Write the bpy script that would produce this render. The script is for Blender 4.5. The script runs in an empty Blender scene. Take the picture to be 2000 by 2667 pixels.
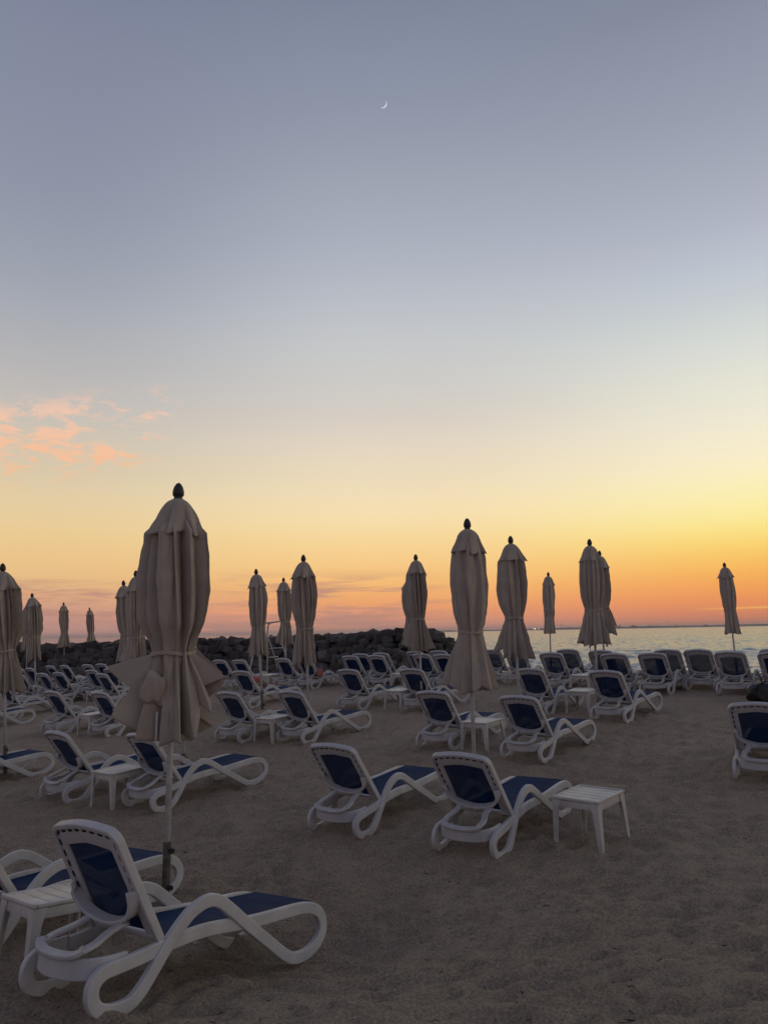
import bpy, bmesh, math, random
import numpy as np
from mathutils import Vector, Matrix, Euler
R = math.radians
random.seed(7)
scene = bpy.context.scene

# ------------------------------------------------------------------ camera
CAM_H = 1.9
cam_d = bpy.data.cameras.new("camera"); cam = bpy.data.objects.new("camera", cam_d)
scene.collection.objects.link(cam); scene.camera = cam
cam_d.sensor_fit = 'VERTICAL'; cam_d.sensor_height = 36.0; cam_d.sensor_width = 27.0
cam_d.lens = 26.0; cam_d.clip_start = 0.05; cam_d.clip_end = 60000
ROLL = math.atan(0.0184)
F_PX = 2667 * 26 / 36
PITCH = math.atan((1648 - 1333.5) * math.cos(ROLL) / F_PX)
cam.matrix_world = (Matrix.Translation((0, 0, CAM_H)) @ Matrix.Rotation(R(90) + PITCH, 4, 'X') @ Matrix.Rotation(-ROLL, 4, 'Z'))

# ------------------------------------------------------------------ sky (after sunset, no sun above the horizon)
scene.view_settings.view_transform = 'Standard'; scene.view_settings.look = 'None'
scene.view_settings.exposure = 0.0; scene.view_settings.gamma = 1.0
def lin(c):
    return tuple((v / 255 / 12.92) if v / 255 <= 0.04045 else ((v / 255 + 0.055) / 1.055) ** 2.4 for v in c)

world = bpy.data.worlds.new("World"); scene.world = world; world.use_nodes = True
class NT:
    def __init__(s, tree): s.t = tree; s.n = tree.nodes; s.l = tree.links
    def node(s, typ, **kw):
        n = s.n.new(typ)
        for k, v in kw.items(): setattr(n, k, v)
        return n
    def put(s, sock, v):
        if hasattr(v, 'is_linked') or isinstance(v, bpy.types.NodeSocket): s.l.new(v, sock)
        elif v is not None: sock.default_value = v
    def math(s, op, a, b=None, c=None, clamp=False):
        n = s.node('ShaderNodeMath', operation=op); n.use_clamp = clamp
        s.put(n.inputs[0], a)
        if b is not None: s.put(n.inputs[1], b)
        if c is not None: s.put(n.inputs[2], c)
        return n.outputs[0]
    def mr(s, v, a, b, c=0.0, d=1.0, smooth=True):
        n = s.node('ShaderNodeMapRange'); n.interpolation_type = 'SMOOTHSTEP' if smooth else 'LINEAR'; n.clamp = True
        s.put(n.inputs[0], v)
        for i, x in enumerate((a, b, c, d)): s.put(n.inputs[1 + i], x)
        return n.outputs[0]
    def mix(s, f, a, b, mode='MIX'):
        n = s.node('ShaderNodeMix', data_type='RGBA', blend_type=mode)
        s.put(n.inputs[0], f); s.put(n.inputs[6], a if not isinstance(a, tuple) else (*a[:3], 1)); s.put(n.inputs[7], b if not isinstance(b, tuple) else (*b[:3], 1))
        return n.outputs[2]
    def ramp(s, f, stops, interp='B_SPLINE'):
        n = s.node('ShaderNodeValToRGB'); cr = n.color_ramp; cr.interpolation = interp
        while len(cr.elements) > 1: cr.elements.remove(cr.elements[-1])
        stops = sorted(stops)
        cr.elements[0].position = stops[0][0]; cr.elements[0].color = (*stops[0][1], 1)
        for p, c in stops[1:]:
            e = cr.elements.new(p); e.color = (*c, 1)
        s.put(n.inputs[0], f)
        return n.outputs[0]
    def noise(s, vec, scale, detail=4, rough=0.55, dist=0.0):
        n = s.node('ShaderNodeTexNoise'); s.put(n.inputs['Vector'], vec)
        n.inputs['Scale'].default_value = scale; n.inputs['Detail'].default_value = detail
        n.inputs['Roughness'].default_value = rough; n.inputs['Distortion'].default_value = dist
        return n.outputs['Fac']
    def comb(s, x, y, z):
        n = s.node('ShaderNodeCombineXYZ')
        for i, v in enumerate((x, y, z)): s.put(n.inputs[i], v)
        return n.outputs[0]

# measured sky colours: elevation in degrees -> sRGB, toward the left edge, the centre, and the glow on the right
SKY_MID = [(-1, (160, 125, 118)), (0, (186, 140, 130)), (0.3, (204, 146, 130)), (1.4, (238, 154, 112)), (2.6, (247, 172, 108)), (4.3, (251, 196, 120)), (7.3, (251, 220, 158)), (9.4, (248, 226, 180)), (11.8, (239, 221, 188)), (14.7, (227, 214, 196)),
           (16.8, (214, 206, 197)), (19.1, (207, 205, 200)), (22, (199, 201, 203)), (24.8, (189, 193, 200)), (27.5, (176, 182, 194)), (30.1, (169, 176, 189)), (33.9, (155, 162, 176)), (38.2, (142, 149, 168)), (44, (127, 136, 157)), (60, (96, 103, 126)), (90, (64, 71, 96))]
SKY_GLOW = [(-1, (170, 118, 102)), (0, (200, 126, 102)), (0.4, (210, 130, 98)), (1.2, (234, 137, 92)), (2.25, (247, 156, 88)), (3.6, (252, 178, 88)), (5, (254, 203, 102)), (6.3, (255, 226, 124)), (7.7, (255, 240, 158)), (9.9, (254, 243, 190)), (11.8, (252, 240, 206)),
            (14.5, (240, 235, 214)), (17.2, (229, 229, 214)), (19.3, (219, 222, 216)), (21.2, (207, 214, 212)), (22.5, (200, 207, 211)), (25, (188, 195, 207)), (27.5, (177, 182, 196)), (32.2, (158, 164, 179)), (36.6, (144, 151, 169)), (40.6, (135, 142, 159)), (60, (98, 104, 128)), (90, (64, 71, 96))]
SKY_LEFT = [(-1, (165, 128, 124)), (0, (190, 146, 138)), (0.6, (202, 150, 138)), (1.6, (206, 152, 136)), (2.8, (222, 170, 132)), (4.4, (238, 194, 134)), (7.3, (238, 206, 148)), (9.4, (232, 208, 164)), (11.8, (218, 202, 172)), (14.7, (203, 195, 182)), (16.8, (194, 189, 184)),
            (19.1, (184, 182, 183)), (22, (171, 174, 181)), (24.8, (160, 165, 178)), (30.1, (144, 150, 167)), (38.2, (132, 138, 159)), (44, (122, 130, 152)), (60, (94, 100, 124)), (90, (64, 71, 96))]
SKY_BACK = [(-1, (92, 84, 92)), (0, (100, 92, 98)), (4, (118, 108, 118)), (9, (130, 121, 132)), (16, (126, 122, 134)), (28, (112, 114, 128)), (44, (96, 102, 118)), (60, (82, 88, 108)), (90, (64, 71, 96))]
BACK_GAIN = 1.35
w = NT(world.node_tree)
for n in list(w.n): w.n.remove(n)
geo = w.node('ShaderNodeTexCoord')
sep = w.node('ShaderNodeSeparateXYZ'); w.l.new(geo.outputs['Generated'], sep.inputs[0])
dx, dy, dz = sep.outputs
elev = w.math('MULTIPLY', w.math('ARCSINE', dz), 180 / math.pi)
az = w.math('MULTIPLY', w.math('ARCTAN2', dx, dy), 180 / math.pi)     # 0 straight ahead, + to the right
t_el = w.math('POWER', w.math('DIVIDE', w.math('ADD', elev, 2.0), 92.0, clamp=True), 0.5)
def skyramp(st, gain=1.0):
    return w.ramp(t_el, [((max(0, e + 2) / 92.0) ** 0.5, tuple(v * gain for v in lin(c))) for e, c in st if e > -2])
c_mid, c_glow, c_left, c_back = skyramp(SKY_MID), skyramp(SKY_GLOW), skyramp(SKY_LEFT), skyramp(SKY_BACK, BACK_GAIN)
col = w.mix(w.mr(az, -26, 0), c_left, c_mid)
col = w.mix(w.mr(az, 2, 31), col, c_glow)
da = w.math('ABSOLUTE', w.math('SUBTRACT', az, 22.0))
da = w.math('MINIMUM', da, w.math('SUBTRACT', 360.0, da))
col = w.mix(w.mr(da, 60, 135), col, c_back)
# thin mauve cloud bands low over the horizon
bandv = w.comb(w.math('MULTIPLY', az, 0.085), w.math('MULTIPLY', elev, 0.95), 3.1)
bn = w.noise(bandv, 1.0, 6, 0.62, 0.4)
bm_ = w.mr(bn, 0.44, 0.60)
bm_ = w.math('MULTIPLY', bm_, w.mr(elev, 5.2, 3.0)); bm_ = w.math('MULTIPLY', bm_, w.mr(az, 9, -2)); bm_ = w.math('MULTIPLY', bm_, w.mr(da, 80, 60))
col = w.mix(w.math('MULTIPLY', bm_, 0.85), col, lin((190, 140, 126)))
bn2 = w.noise(w.comb(w.math('MULTIPLY', az, 0.16), w.math('MULTIPLY', elev, 2.2), 8.4), 1.0, 5, 0.6, 0.3)
b2 = w.math('MULTIPLY', w.mr(bn2, 0.56, 0.7), w.mr(elev, 5.0, 2.2)); b2 = w.math('MULTIPLY', b2, w.mr(az, 9, 0)); b2 = w.math('MULTIPLY', b2, w.mr(da, 80, 60))
col = w.mix(w.math('MULTIPLY', b2, 0.6), col, lin((250, 168, 120)))
# one bright streak on the right
st = w.math('MULTIPLY', w.mr(w.math('ABSOLUTE', w.math('SUBTRACT', elev, w.math('ADD', 1.15, w.math('MULTIPLY', az, 0.004)))), 0.12, 0.0), w.mr(az, 21.5, 25))
col = w.mix(w.math('MULTIPLY', st, 0.8), col, lin((255, 190, 90)))
# the pink fleecy cloud on the left
cv = w.comb(w.math('MULTIPLY', w.math('ADD', az, elev), 0.34), w.math('MULTIPLY', w.math('SUBTRACT', elev, w.math('MULTIPLY', az, 0.16)), 0.95), 2.6)
cn = w.noise(cv, 1.0, 9, 0.66, 0.5)
lim = w.mr(az, -29, -14, 0.39, 0.53, False)
cm = w.mr(w.math('SUBTRACT', cn, lim), 0.0, 0.15)
ctr = w.math('ADD', 14.4, w.math('MULTIPLY', w.math('ADD', az, 23), 0.20))
ell = w.math('ABSOLUTE', w.math('SUBTRACT', elev, ctr))
cm = w.math('MULTIPLY', cm, w.mr(ell, 3.6, 1.6)); cm = w.math('MULTIPLY', cm, w.mr(az, -13.5, -18)); cm = w.math('MULTIPLY', cm, w.mr(az, -70, -45))
col = w.mix(w.math('MULTIPLY', cm, 0.9), col, w.mix(w.mr(elev, 17, 12), lin((244, 200, 176)), lin((252, 192, 150))))
bg = w.node('ShaderNodeBackground'); w.l.new(col, bg.inputs[0]); bg.inputs[1].default_value = 1.0
wo = w.node('ShaderNodeOutputWorld'); w.l.new(bg.outputs[0], wo.inputs[0])

# ------------------------------------------------------------------ helpers
def link(o): scene.collection.objects.link(o); return o
def tag(o, label=None, cat=None, group=None, kind=None):
    if label: o['label'] = label
    if cat: o['category'] = cat
    if group: o['group'] = group
    if kind: o['kind'] = kind
    return o
def empty(name, loc=(0, 0, 0)):
    o = bpy.data.objects.new(name, None); o.empty_display_size = 0.2; o.location = loc; return link(o)
def obj(name, bm, mats, parent=None, smooth=True, angle=None):
    me = bpy.data.meshes.new(name)
    bmesh.ops.recalc_face_normals(bm, faces=bm.faces[:])
    bm.to_mesh(me); bm.free()
    for m in (mats if isinstance(mats, (list, tuple)) else [mats]): me.materials.append(m)
    if smooth:
        me.polygons.foreach_set('use_smooth', [True] * len(me.polygons))
        if angle: me.set_sharp_from_angle(angle=R(angle))
    o = link(bpy.data.objects.new(name, me))
    if parent: o.parent = parent
    if smooth and not angle and any(m.name.startswith('white_plastic') for m in me.materials):
        wn = o.modifiers.new('flat faces', 'WEIGHTED_NORMAL'); wn.weight = 100; wn.keep_sharp = True
    return o
def mesh_np(name, V, Fq, mat, parent=None, smooth=True):
    me = bpy.data.meshes.new(name); me.from_pydata(V.tolist() if hasattr(V, 'tolist') else V, [], Fq.tolist() if hasattr(Fq, 'tolist') else Fq)
    me.materials.append(mat)
    if smooth: me.polygons.foreach_set('use_smooth', [True] * len(me.polygons))
    o = link(bpy.data.objects.new(name, me))
    if parent: o.parent = parent
    return o
def copy_tree(o, parent=None):
    c = o.copy(); scene.collection.objects.link(c)
    if parent: c.parent = parent
    for ch in list(o.children): copy_tree(ch, c)
    return c
def catmull(pts, n=6, closed=False):
    P = [Vector(p) for p in pts]; out = []; N = len(P)
    for i in range(N if closed else N - 1):
        p0 = P[(i - 1) % N] if closed or i > 0 else P[0] * 2 - P[1]
        p1, p2 = P[i], P[(i + 1) % N]
        p3 = P[(i + 2) % N] if closed or i + 2 < N else P[-1] * 2 - P[-2]
        for k in range(n):
            t = k / n
            out.append(0.5 * ((2 * p1) + (p2 - p0) * t + (2 * p0 - 5 * p1 + 4 * p2 - p3) * t * t + (3 * p1 - p0 - 3 * p2 + p3) * t ** 3))
    if not closed: out.append(P[-1])
    return out
def rrect(w_, h_, r, n=3):
    pts = []
    for cx, cy, a0 in ((w_/2 - r, h_/2 - r, 0), (-w_/2 + r, h_/2 - r, 90), (-w_/2 + r, -h_/2 + r, 180), (w_/2 - r, -h_/2 + r, 270)):
        for k in range(n):
            a = R(a0 + 90 * k / (n - 1)); pts.append((cx + r * math.cos(a), cy + r * math.sin(a)))
    return pts
def sweep(bm, path, prof, side, closed=False, taper=None, mat=0):
    """prof (u,v): u in the plane of the path (across it), v along 'side' (a fixed vector or one per point)"""
    N = len(path); rings = []
    for i, p in enumerate(path):
        a = path[(i - 1) % N] if (closed or i > 0) else path[0]; b = path[(i + 1) % N] if (closed or i < N - 1) else path[-1]
        t = (b - a).normalized(); s = (side[i] if isinstance(side, list) else side)
        s = (s - t * s.dot(t)).normalized(); u = s.cross(t)
        k = taper(i / (N - 1)) if taper else 1.0
        rings.append([bm.verts.new(p + u * (q[0] * k) + s * (q[1] * k)) for q in prof])
    M = len(prof)
    for i in range(N if closed else N - 1):
        r0, r1 = rings[i], rings[(i + 1) % N]
        for j in range(M):
            f = bm.faces.new((r0[j], r0[(j + 1) % M], r1[(j + 1) % M], r1[j])); f.material_index = mat
    if not closed:
        for r_, rev in ((rings[0], True), (rings[-1], False)):
            f = bm.faces.new(r_[::-1] if rev else r_); f.material_index = mat
def box(bm, c, d, mtx=None, mat=0, bevel=0.0):
    m = Matrix.Translation(c) @ Matrix.Diagonal((*d, 1))
    if mtx is not None: m = mtx @ m
    r = bmesh.ops.create_cube(bm, size=1, matrix=m)
    fs = set(f for v in r['verts'] for f in v.link_faces)
    for f in fs: f.material_index = mat
    if bevel:
        es = list(set(e for f in fs for e in f.edges))
        bmesh.ops.bevel(bm, geom=es, offset=bevel, segments=2, affect='EDGES', profile=0.5, clamp_overlap=True)
def circ(r, n=12): return [(r * math.cos(2 * math.pi * k / n), r * math.sin(2 * math.pi * k / n)) for k in range(n)]
def tube(bm, pts, r, n=10, mat=0):
    pts = [Vector(p) for p in pts]; t = (pts[-1] - pts[0]).normalized()
    s = Vector((1, 0, 0)) if abs(t.x) < 0.7 else Vector((0, 1, 0))
    sweep(bm, pts, circ(r, n), s, mat=mat)
def lathe(bm, prof, n=20, mat=0):
    rings = [[bm.verts.new((max(r, 1e-4) * math.cos(2 * math.pi * k / n), max(r, 1e-4) * math.sin(2 * math.pi * k / n), z)) for k in range(n)] for r, z in prof]
    for a, b in zip(rings, rings[1:]):
        for k in range(n): bm.faces.new((a[k], a[(k + 1) % n], b[(k + 1) % n], b[k])).material_index = mat
    bm.faces.new(rings[0][::-1]).material_index = mat; bm.faces.new(rings[-1]).material_index = mat
# numpy gradient-free value noise, tiled by a random lattice
_rng = np.random.RandomState(3); _LAT = _rng.rand(256, 256)
def vnoise(x, y):
    xi, yi = np.floor(x).astype(int), np.floor(y).astype(int); fx, fy = x - xi, y - yi
    fx = fx * fx * fx * (fx * (fx * 6 - 15) + 10); fy = fy * fy * fy * (fy * (fy * 6 - 15) + 10)
    g = lambda a, b: _LAT[a % 256, b % 256]
    return (g(xi, yi) * (1 - fx) + g(xi + 1, yi) * fx) * (1 - fy) + (g(xi, yi + 1) * (1 - fx) + g(xi + 1, yi + 1) * fx) * fy
def fbm(x, y, o=4, gain=0.5):
    s = 0; a = 1; tot = 0
    for k in range(o):
        s = s + a * vnoise(x * 2 ** k + 17.3 * k, y * 2 ** k - 9.1 * k); tot += a; a *= gain
    return s / tot
# ------------------------------------------------------------------ the lie of the beach
def sp(t, k): return np.logaddexp(0, np.asarray(t) / k) * k
def gz(x, y):
    w_ = .64 * x + .77 * y
    pl = -.313 + .044 * x + .038 * y
    pl = -.35 + sp(pl + .35, .08)
    z = pl + .14 * sp(6.1 - y, .4) * np.clip((np.asarray(y) + 30) / 30, 0, 1)
    z = z - .050 * sp(w_ - 16.5, .5) - .14 * sp(w_ - 21.4, .3)
    z = z - .21 * np.exp(-(((np.asarray(x) + .4) / 1.0) ** 2 + ((np.asarray(y) - 5.1) / .9) ** 2))
    return np.maximum(z, -1.6)
def G(x, y): return float(gz(x, y))
def pix_ray(px, py):
    rx, ry = px - 1000, py - 1333.5; c, s = math.cos(ROLL), math.sin(ROLL)
    X, Z = (c * rx - s * ry) / F_PX, -(s * rx + c * ry) / F_PX
    return np.array([X, math.cos(PITCH) - Z * math.sin(PITCH), math.sin(PITCH) + Z * math.cos(PITCH)])
def at(px, py, h=0.0, ymax=60):
    """where the sight line of a point in the photograph meets the beach raised by h"""
    d = pix_ray(px, py); t = np.arange(1.0, ymax, 0.01)
    P = d[None, :] * t[:, None] + np.array([0, 0, CAM_H])
    below = P[:, 2] < gz(P[:, 0], P[:, 1]) + h
    i = int(np.argmax(below)) if below.any() else len(t) - 1
    return P[i]
def at_depth(px, py, y):
    d = pix_ray(px, py); return d * (y / d[1]) + np.array([0, 0, CAM_H])

# ------------------------------------------------------------------ materials
def material(name):
    m = bpy.data.materials.new(name); m.use_nodes = True
    t = NT(m.node_tree); b = t.n['Principled BSDF']; return m, t, b
def simple(name, col, rough=0.5, metal=0.0, var=0.0, scale=6.0, bump=0.0, bscale=40.0):
    m, t, b = material(name)
    b.inputs['Roughness'].default_value = rough; b.inputs['Metallic'].default_value = metal
    tc = t.node('ShaderNodeTexCoord')
    if var:
        f = t.noise(tc.outputs['Object'], scale, 5, 0.6)
        lo = tuple(c * (1 - var) for c in col); hi = tuple(min(1, c * (1 + var * 0.5)) for c in col)
        t.put(b.inputs['Base Color'], t.mix(t.mr(f, 0.3, 0.7), lo, hi))
    else: b.inputs['Base Color'].default_value = (*col, 1)
    if bump:
        n = t.node('ShaderNodeBump'); n.inputs['Strength'].default_value = bump; n.inputs['Distance'].default_value = 0.01
        t.put(n.inputs['Height'], t.noise(tc.outputs['Object'], bscale, 4, 0.6)); t.put(b.inputs['Normal'], n.outputs[0])
    return m
M = {}
M['plastic'] = simple('white_plastic', (.54, .53, .54), 0.45, var=0.14, scale=5.0, bump=0.05, bscale=90)
M['table_plastic'] = simple('table_plastic', (.58, .56, .53), 0.38, var=0.16, scale=7.0, bump=0.05, bscale=90)
M['dark'] = simple('slot_dark', (.006, .006, .007), 0.9)
M['steel'] = simple('pole_aluminium', (.62, .61, .61), 0.42, 0.3, var=0.2, scale=9)
M['sleeve'] = simple('sleeve_metal', (.16, .15, .13), 0.4, 0.5, var=0.5, scale=14)
M['black'] = simple('black_plastic', (.012, .012, .013), 0.45)
M['finial'] = simple('finial_plastic', (.022, .024, .026), 0.5)
M['cord'] = simple('cord', (.08, .07, .06), 0.9)
M['white_metal'] = simple('white_painted_metal', (.55, .52, .48), 0.45, 0.0, var=0.25, scale=8)
M['bag'] = simple('bag_fabric', (.012, .012, .014), 0.55, var=0.4, scale=20, bump=0.6, bscale=30)
M['pink'] = simple('pink_towel', (.55, .17, .14), 0.9, var=0.25, scale=30, bump=0.5, bscale=120)
M['twig'] = simple('dry_weed', (.035, .026, .02), 0.9)
# blue sling mesh: woven, slightly see-through
m, t, b = material('blue_sling'); tc = t.node('ShaderNodeTexCoord')
b.inputs['Roughness'].default_value = 0.75; b.inputs['Specular IOR Level'].default_value = 0.10
f = t.noise(tc.outputs['Object'], 3.0, 4, 0.6)
t.put(b.inputs['Base Color'], t.mix(t.mr(f, 0.3, 0.7), (.003, .020, .072), (.005, .032, .105)))
tr = t.node('ShaderNodeBsdfTransparent'); ms = t.node('ShaderNodeMixShader'); ms.inputs[0].default_value = 0.05
t.l.new(b.outputs[0], ms.inputs[1]); t.l.new(tr.outputs[0], ms.inputs[2]); t.l.new(ms.outputs[0], t.n['Material Output'].inputs[0])
wv = t.node('ShaderNodeTexWave'); wv.inputs['Scale'].default_value = 120; t.put(wv.inputs['Vector'], tc.outputs['Object'])
bp = t.node('ShaderNodeBump'); bp.inputs['Strength'].default_value = 0.12; bp.inputs['Distance'].default_value = 0.004
t.put(bp.inputs['Height'], wv.outputs['Fac']); t.put(b.inputs['Normal'], bp.outputs[0]); M['sling'] = m
# parasol cloth
m, t, b = material('beige_canvas'); tc = t.node('ShaderNodeTexCoord')
f = t.noise(tc.outputs['Object'], 2.2, 6, 0.65)
t.put(b.inputs['Base Color'], t.mix(t.mr(f, 0.3, 0.7), (.375, .315, .262), (.465, .395, .330)))
b.inputs['Roughness'].default_value = 0.92; b.inputs['Sheen Weight'].default_value = 0.1
bp = t.node('ShaderNodeBump'); bp.inputs['Strength'].default_value = 0.5; bp.inputs['Distance'].default_value = 0.02
mp = t.node('ShaderNodeMapping'); t.put(mp.inputs['Vector'], tc.outputs['Object']); mp.inputs['Scale'].default_value = (1, 1, .28)
t.put(bp.inputs['Height'], t.noise(mp.outputs[0], 15, 5, 0.6, 0.5)); t.put(b.inputs['Normal'], bp.outputs[0])
M['canvas'] = m
# sand
m, t, b = material('beach_sand'); tc = t.node('ShaderNodeTexCoord'); P_ = tc.outputs['Object']
f1 = t.noise(P_, 0.5, 5, 0.6); f2 = t.noise(P_, 55, 4, 0.75); f3 = t.noise(P_, 210, 3, 0.8)
c1 = t.mix(t.mr(f1, 0.35, 0.65), (.435, .328, .246), (.535, .412, .314))
c1 = t.mix(t.math('MULTIPLY', t.mr(f2, 0.50, 0.62), 0.6), c1, (.70, .58, .47)); c1 = t.mix(t.math('MULTIPLY', t.mr(f2, 0.48, 0.36), 0.6), c1, (.20, .150, .110))
spk = t.mr(f3, 0.55, 0.64); c1 = t.mix(t.math('MULTIPLY', spk, 0.8), c1, (.09, .070, .050))
spl = t.mr(f3, 0.45, 0.36); c1 = t.mix(t.math('MULTIPLY', spl, 0.7), c1, (.62, .55, .46))
t.put(b.inputs['Base Color'], c1); b.inputs['Roughness'].default_value = 0.97; b.inputs['Specular IOR Level'].default_value = 0.15
h = t.math('ADD', t.math('MULTIPLY', t.noise(P_, 7, 4, 0.6), 1.0), t.math('MULTIPLY', t.noise(P_, 70, 4, 0.75), 0.48))
bp = t.node('ShaderNodeBump'); bp.inputs['Strength'].default_value = 1.0; bp.inputs['Distance'].default_value = 0.07
t.put(bp.inputs['Height'], h); t.put(b.inputs['Normal'], bp.outputs[0]); M['sand'] = m
# rock
def rockmat(name, a, c):
    m, t, b = material(name); tc = t.node('ShaderNodeTexCoord'); oi = t.node('ShaderNodeObjectInfo')
    f = t.noise(tc.outputs['Object'], 3.2, 6, 0.7, 0.4)
    cc = t.mix(t.mr(f, 0.3, 0.72), a, c)
    hsv = t.node('ShaderNodeHueSaturation'); t.put(hsv.inputs['Color'], cc); t.put(hsv.inputs['Value'], t.mr(oi.outputs['Random'], 0, 1, 0.55, 1.5, False)); t.put(hsv.inputs['Saturation'], t.mr(oi.outputs['Random'], 1, 0, 0.6, 1.3, False))
    t.put(b.inputs['Base Color'], hsv.outputs[0]); b.inputs['Roughness'].default_value = 0.9
    bp = t.node('ShaderNodeBump'); bp.inputs['Strength'].default_value = 0.7; bp.inputs['Distance'].default_value = 0.06
    t.put(bp.inputs['Height'], t.noise(tc.outputs['Object'], 7, 6, 0.7)); t.put(b.inputs['Normal'], bp.outputs[0]); return m
M['rock'] = rockmat('dark_rock', (.055, .048, .044), (.140, .122, .111))
M['rubble'] = simple('rubble_core', (.020, .018, .017), 0.95, var=0.4, scale=2.0)
# sea
m, t, b = material('sea_water'); tc = t.node('ShaderNodeTexCoord'); P_ = tc.outputs['Object']
sx_ = t.node('ShaderNodeSeparateXYZ'); t.l.new(P_, sx_.inputs[0]); ruf = t.mr(sx_.outputs[0], -8, 6)      # calm in the lee of the breakwater
b.inputs['Base Color'].default_value = (.22, .28, .36, 1); t.put(b.inputs['Roughness'], t.mr(ruf, 0, 1, .05, .20)); b.inputs['IOR'].default_value = 1.333
def slopes(vec, scale, detail, amount):
    n = t.node('ShaderNodeTexNoise'); t.put(n.inputs['Vector'], vec); n.inputs['Scale'].default_value = scale; n.inputs['Detail'].default_value = detail; n.inputs['Roughness'].default_value = .6
    v = t.node('ShaderNodeVectorMath', operation='SUBTRACT'); t.l.new(n.outputs['Color'], v.inputs[0]); v.inputs[1].default_value = (.5, .5, .5)
    q = t.node('ShaderNodeVectorMath', operation='MULTIPLY'); t.l.new(v.outputs[0], q.inputs[0]); cb = t.comb(t.math('MULTIPLY', ruf, amount), t.math('MULTIPLY', ruf, amount), 0.0); t.l.new(cb, q.inputs[1]); return q.outputs[0]
mp = t.node('ShaderNodeMapping'); t.put(mp.inputs['Vector'], P_); mp.inputs['Rotation'].default_value = (0, 0, R(-25)); mp.inputs['Scale'].default_value = (0.45, 1.0, 1.0)
a1 = t.node('ShaderNodeVectorMath', operation='ADD'); t.l.new(slopes(mp.outputs[0], .55, 3, .0), a1.inputs[0]); t.l.new(slopes(mp.outputs[0], 2.4, 4, 2.3), a1.inputs[1])
a2 = t.node('ShaderNodeVectorMath', operation='ADD'); t.l.new(a1.outputs[0], a2.inputs[0]); a2.inputs[1].default_value = (0, 0, 1)
nn = t.node('ShaderNodeVectorMath', operation='NORMALIZE'); t.l.new(a2.outputs[0], nn.inputs[0]); t.put(b.inputs['Normal'], nn.outputs[0]); M['sea'] = m
m, t, b = material('coast_land'); b.inputs['Base Color'].default_value = (.16, .13, .12, 1); b.inputs['Roughness'].default_value = 1.0; M['coast'] = m
m, t, b = material('coast_concrete'); b.inputs['Base Color'].default_value = (.30, .27, .25, 1); b.inputs['Roughness'].default_value = 1.0; M['tower'] = m
def emit(name, c, s):
    m = bpy.data.materials.new(name); m.use_nodes = True; t = NT(m.node_tree)
    e = t.node('ShaderNodeEmission'); e.inputs[0].default_value = (*c, 1); e.inputs[1].default_value = s
    t.l.new(e.outputs[0], t.n['Material Output'].inputs[0]); return m
M['moon'] = emit('moon_lit_limb', (1.0, .98, .95), 0.88)
M['lamp'] = emit('harbour_lamp', (1.0, .72, .35), 4.0)

# ------------------------------------------------------------------ setting: sand, sea, far coast
def dense(segs):
    out = []
    for a, b_, st in segs: out += list(np.arange(a, b_, st))
    return np.array(out + [segs[-1][1]])
xs = dense([(-70, -30, 2.0), (-30, -14, .5), (-14, -6, .16), (-6, 6.5, .05), (6.5, 16, .14), (16, 30, .8), (30, 60, 3)])
ys = dense([(-30, 0, 2.0), (0, 2, .2), (2, 8, .03), (8, 13, .05), (13, 24, .09), (24, 44, .4), (44, 70, 2.0)])
XX, YY = np.meshgrid(xs, ys, indexing='ij')
ZZ = gz(XX, YY)
wob = fbm(XX * .8, YY * .8, 3)
def sand_detail(X, Y):
    near = np.clip((32 - np.hypot(X, Y)) / 14, 0, 1)
    d = (fbm(X * 1.1, Y * 1.1, 3) - .5) * .06
    u = X * 4.2 + 1.4 * vnoise(X * 1.3, Y * 1.3); v = Y * 5.6 + 1.4 * vnoise(X * 1.3 + 40, Y * 1.3)
    foot = np.abs(fbm(u, v, 2) - .5) * 2                     # trodden hollows with soft ridges between
    d = d + (.22 - foot) * .075 * near
    d = d + (fbm(X * 7, Y * 10, 2) - .5) * .050 * near + (fbm(X * 19 + 5, Y * 24, 2) - .5) * .030 * near
    return d
ZZ = ZZ + sand_detail(XX, YY)
nx, ny = XX.shape
V = np.stack([XX.ravel(), YY.ravel(), ZZ.ravel()], 1)
idx = np.arange(nx * ny).reshape(nx, ny)
Fq = np.stack([idx[:-1, :-1].ravel(), idx[1:, :-1].ravel(), idx[1:, 1:].ravel(), idx[:-1, 1:].ravel()], 1)
me = bpy.data.meshes.new('sand_beach')
me.vertices.add(len(V)); me.vertices.foreach_set('co', V.ravel()); me.loops.add(Fq.size); me.loops.foreach_set('vertex_index', Fq.ravel())
me.polygons.add(len(Fq)); me.polygons.foreach_set('loop_start', np.arange(0, Fq.size, 4)); me.polygons.foreach_set('use_smooth', np.ones(len(Fq), bool))
me.update(calc_edges=True); me.validate(); me.materials.append(M['sand'])
tag(link(bpy.data.objects.new('beach', me)), kind='structure')

SEA_Z = -0.55
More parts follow.
